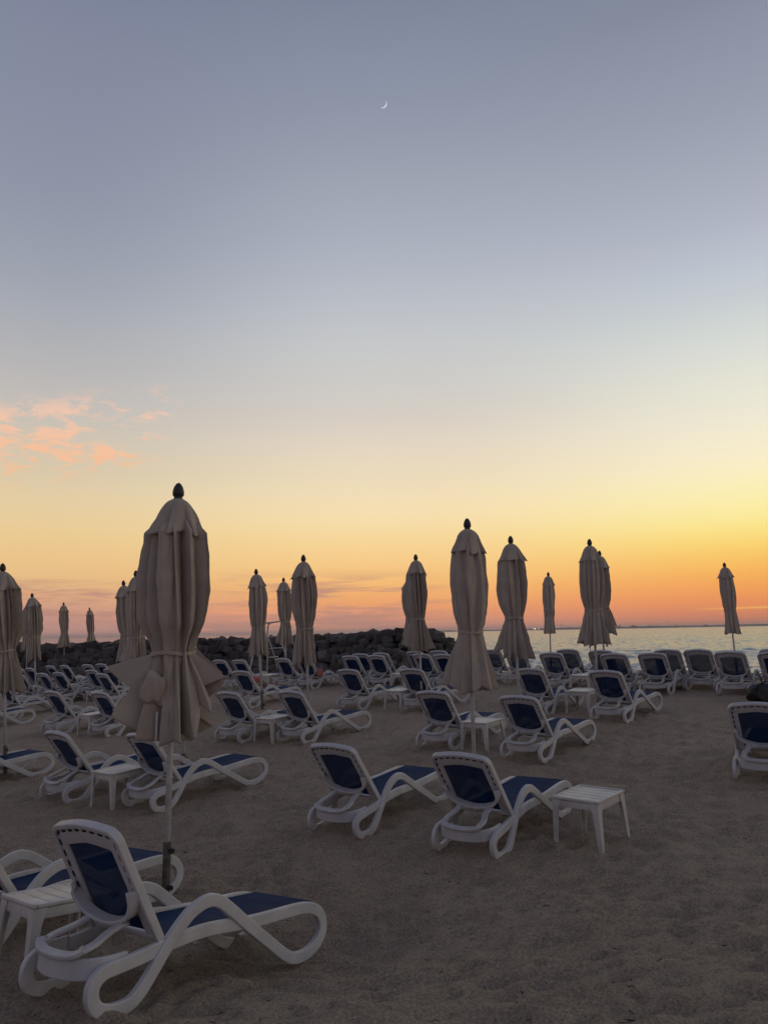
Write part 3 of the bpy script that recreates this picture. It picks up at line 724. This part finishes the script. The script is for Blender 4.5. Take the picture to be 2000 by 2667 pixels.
    V = np.stack([(r3n * np.cos(a3) + math.cos(ph[1]) * swy).ravel(), (r3n * np.sin(a3) + math.sin(ph[1]) * swy).ravel(), (UH - V3[..., 2]).ravel()], 1)
    nl, nth = r3.shape
    ix = np.arange(nl * nth).reshape(nl, nth); nx_ = np.roll(ix, -1, 1)
    Fq = np.stack([ix[:-1].ravel(), nx_[:-1].ravel(), nx_[1:].ravel(), ix[1:].ravel()], 1)
    can = mesh_np('canopy', V, Fq, M['canvas'], root); can.data.set_sharp_from_angle(angle=R(30))
    so = can.modifiers.new('cloth', 'SOLIDIFY'); so.thickness = .004; so.offset = 0
    # vent cap above the canopy: flat panels between seams, pointed corners
    Kc = 7; wc = [rng.uniform(.7, 1.3) for _ in range(Kc)]; bc = np.cumsum(np.array(wc) / sum(wc) * 2 * np.pi) + ph[3] + spin
    gc = np.roll(bc, -1) - bc; gc[-1] += 2 * np.pi
    lpc = [rng.uniform(-.1, .35) for _ in range(Kc)]; lh = [rng.uniform(.425, .475) for _ in range(Kc)]; lv_ = [rng.uniform(.40, .44) for _ in range(Kc)]; rk = [rng.uniform(.97, 1.12) for _ in range(Kc)]
    rows3 = []
    for q in np.linspace(0, 1, 16):
        rc = np.interp(q, [0, .09, .24, .62, 1], [.042, .088, .122, b_ * .76 * capk + .01, b_ * capk + .016]); pts = []
        for k in range(Kc):
            k2 = (k + 1) % Kc; t1 = bc[k]; t2 = bc[k2] + (2 * np.pi if k2 == 0 else 0); tv = t1 + (t2 - t1) * (.82 + .45 * lpc[k] * q)
            ra, rb, rd = rc * (1 + (rk[k] - 1) * q), rc * (1 - .34 * q ** .8), rc * (1 + (rk[k2] - 1) * q)
            sa, sb, sd = .138 + q * (lh[k] - .138), .138 + q * (lv_[k] - .138), .138 + q * (lh[k2] - .138)
            A_, B_, C_ = (np.array([r_ * math.cos(t_), r_ * math.sin(t_), z_]) for r_, t_, z_ in ((ra, t1, sa), (rb, tv, sb), (rd, t2, sd)))
            mid_ = (t1 + tv) / 2
            for m_ in range(10):
                u_ = m_ / 10; bb = (.15 - .06 * q) * np.linalg.norm(B_ - A_) * math.sin(math.pi * u_ ** .85); pts.append(A_ + (B_ - A_) * u_ + np.array([math.cos(mid_) * bb, math.sin(mid_) * bb, 0]))
            for m_ in range(3): pts.append(B_ + (C_ - B_) * (m_ / 3))
        rows3.append(np.array(pts))
    V3 = np.array(rows3); wr = fbm(V3[..., 0] * 9 + seed, V3[..., 1] * 9 + V3[..., 2] * 5, 3) - .5
    V = np.stack([V3[..., 0].ravel() * (1 + .14 * wr.ravel()), V3[..., 1].ravel() * (1 + .14 * wr.ravel()), (UH - V3[..., 2]).ravel()], 1)
    nl, nth = V3.shape[:2]; ix = np.arange(nl * nth).reshape(nl, nth); nx_ = np.roll(ix, -1, 1)
    Fq = np.stack([ix[:-1].ravel(), nx_[:-1].ravel(), nx_[1:].ravel(), ix[1:].ravel()], 1)
    cp = mesh_np('vent_cap', V, Fq, M['canvas'], root); cp.data.set_sharp_from_angle(angle=R(30)); so = cp.modifiers.new('cloth', 'SOLIDIFY'); so.thickness = .004; so.offset = 0
    # tie strap round the gathered cloth
    n = 48; bm = bmesh.new(); loops = []
    iS = 1.372
    th2 = np.linspace(0, 2 * np.pi, n, endpoint=False)
    wav = .008 * np.sin(3 * th2 + ph[0])
    ringr = strap * 1.05 + .010 * np.sin(2 * th2 + ph[4])
    swx_, swy_ = math.cos(ph[1]) * sway_ * math.sin(iS * 1.7 + ph[0]) * iS / 2, math.sin(ph[1]) * sway_ * math.sin(iS * 1.7 + ph[0]) * iS / 2
    pth = [Vector((ringr[k] * math.cos(th2[k]) + swx_, ringr[k] * math.sin(th2[k]) + swy_, UH - iS + wav[k])) for k in range(n)]
    sweep(bm, pth, rrect(.005, .030, .002), Vector((0, 0, 1)), closed=True)
    obj('tie_strap', bm, M['canvas'], root)
    if cord:
        bm = bmesh.new(); r0 = .10
        tube(bm, catmull([(-r0, -.05, UH - 1.95), (-r0 - .01, -.055, UH - 2.12), (-r0 + .03, -.06, UH - 2.22), (-r0 + .02, -.06, UH - 2.30), (-r0 - .03, -.055, UH - 2.22), (-r0 - .04, -.05, UH - 2.42)], 5), .005, 6)
        obj('pull_cord', bm, M['cord'], root)
    return root
PI = math.pi
u1 = umbrella('biggest closed parasol, in the left foreground with a wide flared skirt and knotted cloth', (466, 1258), (436, 2200), flare=9, seed=4, body=.280, strap=.158, nf=9, amp=.62,
         flaps=((PI * 1.0, .50, 62, .34), (-.15, .40, 42, .36)), hem=2.05, wave=.010, dist=5.95, capk=.84, sway_=.004)
# cloth bundle knotted into the skirt and a loose rib end (parts of the big parasol)
bm = bmesh.new(); bmesh.ops.create_icosphere(bm, subdivisions=4, radius=1); rk_ = random.Random(5)
cut_ = [(Vector((rk_.gauss(0, 1), rk_.gauss(0, .8), rk_.gauss(0, 1))).normalized(), rk_.uniform(.50, .88)) for _ in range(12)]
for v in bm.verts:
    c = v.co.normalized(); r_ = min([1.0] + [d_ / c.dot(n_) for n_, d_ in cut_ if c.dot(n_) > .05])
    r_ *= 1 - .10 * abs(math.sin(5 * c.x + 3 * c.z)) ** 3
    q_ = max(abs(c.x), abs(c.z), .6)
    v.co = Vector((c.x / q_ * .098 * r_ - .080 + .035 * c.z - .02 * c.x * c.z, c.y * .045 * r_ - .178 - .02 * c.z, c.z / q_ * .115 * r_ + UH - 1.63 - .06 * c.x))
obj('knotted_cloth', bm, M['canvas'], u1, angle=24)
bm = bmesh.new(); box(bm, (-.062, -.165, UH - 1.91), (.017, .014, .21), bevel=.003); obj('rib_end', bm, M['white_metal'], u1, angle=35)
umbrella('parasol hidden behind the big foreground one, just its pole in view', (486, 1430), (478, 1985), flare=16, seed=9, spin=.6, dist=10.4, flaps=((-.2, .4, 32, .1),))
umbrella('closed parasol cut off by the left edge of the photo', (8, 1467), (13, 1830), flare=9, seed=11, body=.235, flaps=((-.4, .5, 11, 0),))
umbrella('front one of two parasols in line, second from the left edge', (84.4, 1544.6), (94.5, 1790), flare=6, seed=12, body=.23)
umbrella('parasol hidden behind the second from left, only thin pole and canopy edge showing', (71, 1572), (70.5, 1735), flare=5, seed=13, body=.235)
umbrella('closed parasol third from the left, standing free before the rocks', (166.7, 1569), (169, 1750), flare=14, seed=14, body=.205)
umbrella('shortest looking parasol at left, low before the rock wall', (234, 1582), (241, 1725), flare=10, seed=15, spin=1, body=.205, flaps=((0, .5, 8, .05),))
umbrella('left parasol of the close pair touching the big foreground one', (322, 1511.6), (337, 1740), flare=6, seed=16)
umbrella('right parasol of the close pair left of the big one, skirt flared to the left', (354.5, 1485.6), (359.5, 1735), flare=5, seed=17, flaps=((PI, .42, 29, .16),))
umbrella('parasol right of the big one with the pipe frame just behind it', (667, 1481.5), (680, 1760), flare=6, seed=18, body=.205, flaps=((PI, .4, 15, .05),))
umbrella('small parasol between two taller ones, at the pipe frame crossbar', (738.5, 1504), (744.6, 1705), flare=6, seed=19, body=.205, flaps=((PI, .5, 14, .06),))
umbrella('tall narrow parasol in front of the rocks left of centre', (790, 1444.6), (802, 1800), flare=5, seed=20, body=.225)
umbrella('front one of the pair of parasols at the end of the rock wall', (1082, 1443.4), (1095, 1735), flare=8, seed=21, nf=11, amp=.58, flaps=((0.0, .35, 10, .08), (PI, .35, 9, .08)))
umbrella('parasol half hidden behind the front one at the end of the rock wall', (1063, 1500), (1074, 1690), flare=7, seed=22, body=.245, flaps=((PI, .4, 14, .05),))
umbrella('central closed parasol with a smooth bell shaped skirt', (1216, 1350), (1233, 1940), flare=8, seed=24, body=.205, strap=.142, amp=.30, wave=.02, nf=6, spin=.3, flaps=((PI * .98, .55, 11, .05), (-.1, .5, 2, .03)), hem=2.06, dist=8.9)
umbrella('parasol right of the central one, with a wide ragged skirt', (1328.6, 1395.6), (1349, 1780), flare=6, seed=25, body=.225, flaps=((.0, .36, 11, .16), (PI, .40, 10, .14)), wave=.07)
umbrella('small straight parasol standing over the sea right of centre', (1427, 1490), (1433, 1690), flare=2, seed=26, body=.195, strap=.160, amp=.20, wave=.02, nf=6, near=0, hem=1.95)
umbrella('front one of two overlapping parasols before the sea', (1534, 1403.5), (1552, 1730), flare=10, seed=27, cord=True, amp=.30, flaps=((PI, .5, 8, .06),), wave=.03)
umbrella('rear one of two overlapping parasols, its skirt sticking out to the right', (1560, 1434), (1571.5, 1690), flare=9, seed=28, flaps=((-.1, .45, 18, .15),))
umbrella('leaning parasol standing alone at the right over the sea', (1884.6, 1465), (1911, 1688), flare=4, seed=29, body=.205, amp=.30, flaps=((-.4, .4, 7, 0),), wave=.03)

# ------------------------------------------------------------------ breakwater of boulders
rr_ = random.Random(41)
def boulder(seed):
    rg = random.Random(seed); bm = bmesh.new()
    for sx in (-1, 1):
        for sy in (-1, 1):
            for sz in (-1, 1): bm.verts.new((sx * rg.uniform(.45, .95), sy * rg.uniform(.45, .95), sz * rg.uniform(.45, .90)))
    for _ in range(5): bm.verts.new(Vector((rg.gauss(0, 1), rg.gauss(0, 1), rg.gauss(0, 1))).normalized() * rg.uniform(.85, 1.08))
    r = bmesh.ops.convex_hull(bm, input=bm.verts[:]); bmesh.ops.delete(bm, geom=[g for g in r['geom_interior'] if isinstance(g, bmesh.types.BMVert)], context='VERTS')
    bmesh.ops.dissolve_limit(bm, angle_limit=R(14), verts=bm.verts[:], edges=bm.edges[:])
    bmesh.ops.bevel(bm, geom=bm.edges[:], offset=.05, segments=2, affect='EDGES', profile=.6, clamp_overlap=True)
    bmesh.ops.triangulate(bm, faces=bm.faces[:]); bmesh.ops.subdivide_edges(bm, edges=[e for e in bm.edges if e.calc_length() > .22], cuts=1)
    for v in bm.verts: v.co *= 1 + .07 * (float(fbm(np.array([v.co.x * 2.2 + seed]), np.array([v.co.y * 2.2 + v.co.z * 1.7]), 3)[0]) - .5)
    bmesh.ops.recalc_face_normals(bm, faces=bm.faces[:])
    me = bpy.data.meshes.new('boulder'); bm.to_mesh(me); bm.free(); me.materials.append(M['rock'])
    me.polygons.foreach_set('use_smooth', [True] * len(me.polygons)); me.set_sharp_from_angle(angle=R(30))
    return me
bmesh_var = [boulder(100 + k) for k in range(14)]
WP = [(-40, 47), (-22, 39), (-14, 34.5), (-6, 31.5), (-1, 29), (1.6, 27.6), (3.6, 26.8)]   # crest line on the ground
WH = [1.50, 1.58, 1.66, 1.80, 1.90, 1.95, .35]                                                # crest height, falling at the tip
crest = catmull([(x, y, h) for (x, y), h in zip(WP, WH)], 10)
def crest_at(d_):
    acc = 0
    for p, q in zip(crest, crest[1:]):
        l_ = math.hypot(q.x - p.x, q.y - p.y)
        if acc + l_ >= d_:
            k = (d_ - acc) / l_; return p.lerp(q, k), (q - p).normalized()
        acc += l_
    return crest[-1], (crest[-1] - crest[-2]).normalized()
total = sum(math.hypot(q.x - p.x, q.y - p.y) for p, q in zip(crest, crest[1:]))
# packed rubble under the boulders
bm = bmesh.new(); prev = None
for p, q in zip(crest, crest[1:] + [crest[-1]]):
    t_ = (q - p) if (q - p).length > 1e-6 else (crest[-1] - crest[-2]); n_ = Vector((t_.y, -t_.x, 0)).normalized()     # toward the beach
    hh = p.z - .42
    ring = [bm.verts.new((p.x + n_.x * a, p.y + n_.y * a, z)) for a, z in ((.44 + (p.z + .8), -1.2), (.14, max(p.z - .30, -1.1)), (-.9, max(p.z - .32, -1.1)), (-4.2, -1.3))]
    if prev:
        for k in range(3): bm.faces.new((prev[k], prev[k + 1], ring[k + 1], ring[k]))
    prev = ring
bm.faces.new(prev)
tag(obj('breakwater_core', bm, M['rubble'], smooth=False), kind='structure')
cand = []
d_ = 12.0
while d_ < total + .6:
    p, t_ = crest_at(min(d_, total)); n_ = Vector((t_.y, -t_.x, 0)).normalized()
    if d_ > total: p = p + t_ * (d_ - total)
    base = G(p.x + n_.x * 2.2, p.y + n_.y * 2.2)
    size = .22 + .14 * min(1, max(0, (math.hypot(p.x, p.y) - 27) / 12))
    k = 0; hgt = p.z - .20
    while True:
        hgt = p.z - size * .7 - k * size * 1.05
        if hgt < base - .15 or k > 9: break
        a = .2 + k * size * 1.15
        for _ in range(1):
            cand.append((p + n_ * (a + rr_.uniform(-.10, .12)) + t_ * rr_.uniform(-.12, .12), hgt + (rr_.uniform(-.07, .07) if k else rr_.uniform(-.02, .03)), size * (rr_.uniform(.7, 1.35) if k else rr_.uniform(.9, 1.15)), k))
        k += 1
    cand.append((p - n_ * (.45 + rr_.uniform(-.1, .1)), p.z - size * .72 + rr_.uniform(-.02, .03), size * rr_.uniform(.9, 1.15), -1))
    d_ += size * 1.25
cam_dist = lambda c: math.hypot(c[0].x, c[0].y)
vis = [c for c in cand if c[3] >= -1 and math.atan2(c[0].x, c[0].y) > R(-33)]
rest = [c for c in cand if c not in vis]
vis.sort(key=lambda c: -c[2] / cam_dist(c) - (.004 if c[3] in (0, 1, 2) else 0)); rest += vis[300:]; vis = vis[:300]
def rmat(c):
    return Matrix.Translation((c[0].x, c[0].y, c[1])) @ Euler((rr_.uniform(-.4, .4) + rr_.choice((0, 1.57)), rr_.uniform(-.4, .4), rr_.uniform(0, 6.28))).to_matrix().to_4x4() @ Matrix.Diagonal((c[2] * rr_.uniform(.9, 1.3), c[2] * rr_.uniform(.8, 1.1), c[2] * rr_.uniform(.65, .95), 1))
for c in vis:
    o = link(bpy.data.objects.new('boulder', bmesh_var[rr_.randrange(14)])); o.matrix_world = rmat(c)
    tag(o, 'rough dark grey boulder piled in the breakwater behind the loungers', 'boulder', 'boulders of the breakwater')
if rest:
    bm = bmesh.new()
    for c in rest:
        tmp = bmesh.new(); tmp.from_mesh(bmesh_var[rr_.randrange(14)]); tmp.transform(rmat(c)); tm = bpy.data.meshes.new('t'); tmp.to_mesh(tm); tmp.free(); bm.from_mesh(tm); bpy.data.meshes.remove(tm)
    tag(obj('smaller_boulders', bm, M['rock'], angle=38), 'smaller and outlying dark stones of the breakwater', 'boulders', kind='stuff')

# ------------------------------------------------------------------ white pipe frame before the rocks
root = empty('pipe_frame'); fy = 26.0
P0 = at_depth(690, 1760, fy); root.location = (P0[0], fy, G(P0[0], fy))
tag(root, 'tall white pipe frame with a top bar and ladder rungs, before the rocks', 'frame')
def fp(px, py, dy=0.0): return Vector(at_depth(px, py, fy + dy)) - root.location
def pipe(name, pts, r=.024):
    bm = bmesh.new(); tube(bm, [fp(*p) for p in pts], r, 10); return obj(name, bm, M['white_metal'], root)
pipe('top_bar', [(676, 1624), (698, 1622.5), (742, 1617)], .028)
pipe('upright', [(706, 1622), (699, 1627), (697.5, 1640), (695, 1800)], .028)
pipe('brace', [(664, 1680), (652, 1740), (648, 1765)], .024)
pipe('upright', [(672, 1640, .5), (674, 1690, .5), (678, 1780, .5)], .024)
pipe('brace', [(700, 1664, -.1), (708, 1688, .1), (716, 1712, .5), (722, 1745, .9)], .020)
pipe('brace', [(734, 1672, .6), (742, 1700, .6), (748, 1745, .6)], .020)
pipe('rung', [(699, 1660), (738, 1654)], .018)
pipe('rung', [(700, 1689), (736, 1687)], .018)
pipe('rung', [(697, 1712), (724, 1710.5, .6)], .018)

# ------------------------------------------------------------------ small things
P = at(1985, 1832); bx, by = P[0], P[1]
root = empty('beach_bag', (bx, by, G(bx, by))); tag(root, 'black soft bag lying on the sand at the right edge', 'bag')
bm = bmesh.new(); bmesh.ops.create_icosphere(bm, subdivisions=4, radius=1)
for v in bm.verts:
    c = v.co; k = float(fbm(np.array([c.x * 1.6 + 3]), np.array([c.z * 1.6 + c.y * 1.4]), 3)[0]) - .5
    r_ = 1 + .35 * k; v.co = Vector((c.x * .28 * r_, c.y * .20 * r_, max(-.02, .17 + c.z * .19 * r_)))
obj('bag_body', bm, M['bag'], root)
bm = bmesh.new(); tube(bm, catmull([(-.17, -.12, .20), (-.16, -.19, .32), (0, -.20, .40), (.14, -.18, .33), (.16, -.12, .20)], 6), .014, 8); obj('handle', bm, M['bag'], root)
bm = bmesh.new(); lathe(bm, [(.11, -.02), (.125, .0), (.11, .02), (.07, .012)], 20); bmesh.ops.transform(bm, matrix=Matrix.Translation((-.06, -.19, .17)) @ Matrix.Rotation(R(80), 4, 'X'), verts=bm.verts[:]); obj('side_pocket', bm, M['bag'], root)
def towel(name, px, py, y, d3, mat, label, seed):
    P = at_depth(px, py, y); bm = bmesh.new(); bmesh.ops.create_cube(bm, size=2); bmesh.ops.subdivide_edges(bm, edges=bm.edges[:], cuts=7, use_grid_fill=True)
    for v in bm.verts:
        c = v.co.copy(); c = c.lerp(c.normalized() * 1.2, .55); k = float(fbm(np.array([c.x * 1.5 + seed]), np.array([c.z * 1.5 + c.y]), 3)[0]) - .5
        v.co = Vector((c.x * d3[0], c.y * d3[1], c.z * d3[2])) * (1 + .4 * k)
    o = obj(name, bm, mat); o.location = P; o.rotation_euler = (0, 0, R(-35)); tag(o, label, 'towel'); return o
lp = at(792, 1712, .912)
towel('rolled_towel', 834, 1752, lp[1] + .55, (.05, .08, .10), M['pink'], 'pink towel bundled upright on the seat of a lounger before the rocks', 2)
towel('beach_towel', 667, 1770, lp[1] + .3, (.17, .07, .07), M['pink'], 'red towel heaped beside the pole right of the big parasol', 5)
# sand pushed up round whatever stands in it
sm = bpy.data.objects['beach'].data; co = np.empty(len(sm.vertices) * 3); sm.vertices.foreach_get('co', co); co = co.reshape(-1, 3)
for cx_, cy_, r_, h_ in CONTACT:
    if cy_ > 16: continue
    k = np.where((np.abs(co[:, 0] - cx_) < .4) & (np.abs(co[:, 1] - cy_) < .4))[0]; dd = np.hypot(co[k, 0] - cx_, co[k, 1] - cy_) / r_
    co[k, 2] += h_ * (1.25 * np.exp(-(dd - .55) ** 2 * 2.2) - .9 * np.exp(-((dd - 2.3) / .9) ** 2) * .55) * (.6 + .8 * vnoise(co[k, 0] * 14, co[k, 1] * 14))
sm.vertices.foreach_set('co', co.ravel()); sm.update()
# dry weed and twigs strewn on the sand
bm = bmesh.new(); rt = random.Random(77)
for _ in range(420):
    y = 3 + 12 * rt.random() ** 1.6; x = rt.uniform(-.55, .55) * y; z = G(x, y) + float(sand_detail(np.array([x]), np.array([y]))[0]) + .002
    a = rt.uniform(0, 6.28); l_ = rt.uniform(.008, .05); r_ = rt.uniform(.0012, .0028)
    p = [Vector((x, y, z)), Vector((x + math.cos(a) * l_ * .5, y + math.sin(a) * l_ * .5, z + .004)), Vector((x + math.cos(a + .5) * l_, y + math.sin(a + .5) * l_, z))]
    tube(bm, p, r_, 4)
tag(obj('dry_weed', bm, M['twig']), 'bits of dry weed strewn over the sand', 'weed', kind='stuff')

# ------------------------------------------------------------------ far coast, harbour lamps, moon
CY = 9000.0
bm = bmesh.new(); prev = None
for px in range(1060, 2300, 10):
    k = vnoise(np.array([px * .035]), np.array([2.0]))[0] * .6 + vnoise(np.array([px * .16]), np.array([7.0]))[0] * .4
    base = at_depth(px, 1640, CY); hgt = 6 + 14 * k + (10 if px > 1330 else 0) * min(1, (px - 1330) / 200 if px > 1330 else 0)
    ring = [bm.verts.new((base[0], CY + a, z)) for a, z in ((-150, -2), (-60, hgt * .8), (60, hgt), (500, hgt), (700, -2))]
    if prev:
        for q in range(4): bm.faces.new((prev[q], prev[q + 1], ring[q + 1], ring[q]))
    prev = ring
tag(obj('far_coast', bm, M['coast']), kind='structure')
for px, wpx, hpx in ((1590, 5, 6), (1604, 9, 4), (1613, 6, 5), (1647, 8, 6), (1655, 5, 4), (1690, 10, 3), (1760, 7, 3), (1838, 8, 3)):
    b0 = at_depth(px, 1640, CY - 100); sc_ = (CY / F_PX); bm = bmesh.new()
    hz = hpx * sc_ * .55 + 18
    box(bm, (0, 0, hz / 2), (wpx * sc_ * .8, 40, hz)); box(bm, (wpx * sc_ * .15, 0, hz + 4), (wpx * sc_ * .3, 20, 8))
    o = obj('distant_building', bm, M['tower'], smooth=False); o.location = (b0[0], CY - 100, 0)
    tag(o, 'pale block far off on the coast across the water', 'building', 'buildings on the far coast')
for px, hh in ((1462, 26), (1742, 24)):
    b0 = at_depth(px, 1640, CY - 120); bm = bmesh.new(); tube(bm, [(0, 0, 0), (0, 0, hh * 2.6)], 1.6, 6); tube(bm, [(-7, 0, hh * 2.2), (7, 0, hh * 2.2)], 1.2, 6)
    o = obj('distant_mast', bm, M['coast']); o.location = (b0[0], CY - 120, 0); tag(o, 'thin mast rising from the far coast', 'mast', 'masts on the far coast')
for px, r_ in ((1389, 4.0), (1393, 5.0), (1402, 3.6)):
    b0 = at_depth(px, 1640, CY - 200); bm = bmesh.new(); bmesh.ops.create_icosphere(bm, subdivisions=2, radius=r_)
    o = obj('harbour_lamp', bm, M['lamp']); o.location = (b0[0], CY - 200, 16); tag(o, 'warm lamp glowing low on the far coast', 'lamp', 'lamps on the far coast')
md = Vector(pix_ray(996, 269)).normalized(); mc = Vector((0, 0, CAM_H)) + md * 14000; mr_ = 14000 * 9.8 / F_PX
right = md.cross(Vector((0, 0, 1))).normalized(); up = right.cross(md)
bm = bmesh.new(); a0 = R(-43); ex = right * math.cos(a0) + up * math.sin(a0); ey = -right * math.sin(a0) + up * math.cos(a0)
rows_ = []
for k in range(25):
    t = R(-78 + 156 * k / 24); row = []
    for q in range(5):
        f_ = math.acos(.80 + .20 * q / 4)                     # from the terminator to the limb, on the sphere
        c = .80 + .20 * q / 4
        px_ = math.cos(t) * c; py_ = math.sin(t); pz = math.sqrt(max(0, 1 - px_ * px_ - py_ * py_))
        row.append(bm.verts.new(ex * px_ * mr_ + ey * py_ * mr_ - md * pz * mr_))
    rows_.append(row)
for a, b_ in zip(rows_, rows_[1:]):
    for q in range(4): bm.faces.new((a[q], a[q + 1], b_[q + 1], b_[q]))
o = obj('crescent_moon', bm, M['moon']); o.location = mc; tag(o, 'thin white crescent moon high in the dusk sky', 'moon')

# ------------------------------------------------------------------ dusk haze over the water
m = bpy.data.materials.new('dusk_haze'); m.use_nodes = True; t = NT(m.node_tree)
for n in list(t.n): t.n.remove(n)
pv = t.node('ShaderNodeVolumePrincipled'); pv.inputs['Color'].default_value = (.92, .88, .90, 1); pv.inputs['Density'].default_value = 6.0e-5; pv.inputs['Anisotropy'].default_value = 0.3
mo = t.node('ShaderNodeOutputMaterial'); t.l.new(pv.outputs[0], mo.inputs['Volume'])
bm = bmesh.new(); box(bm, (0, 8000, 38.5), (90000, 33000, 83))
tag(obj('haze', bm, m, smooth=False), kind='stuff')
bpy.context.view_layer.update()
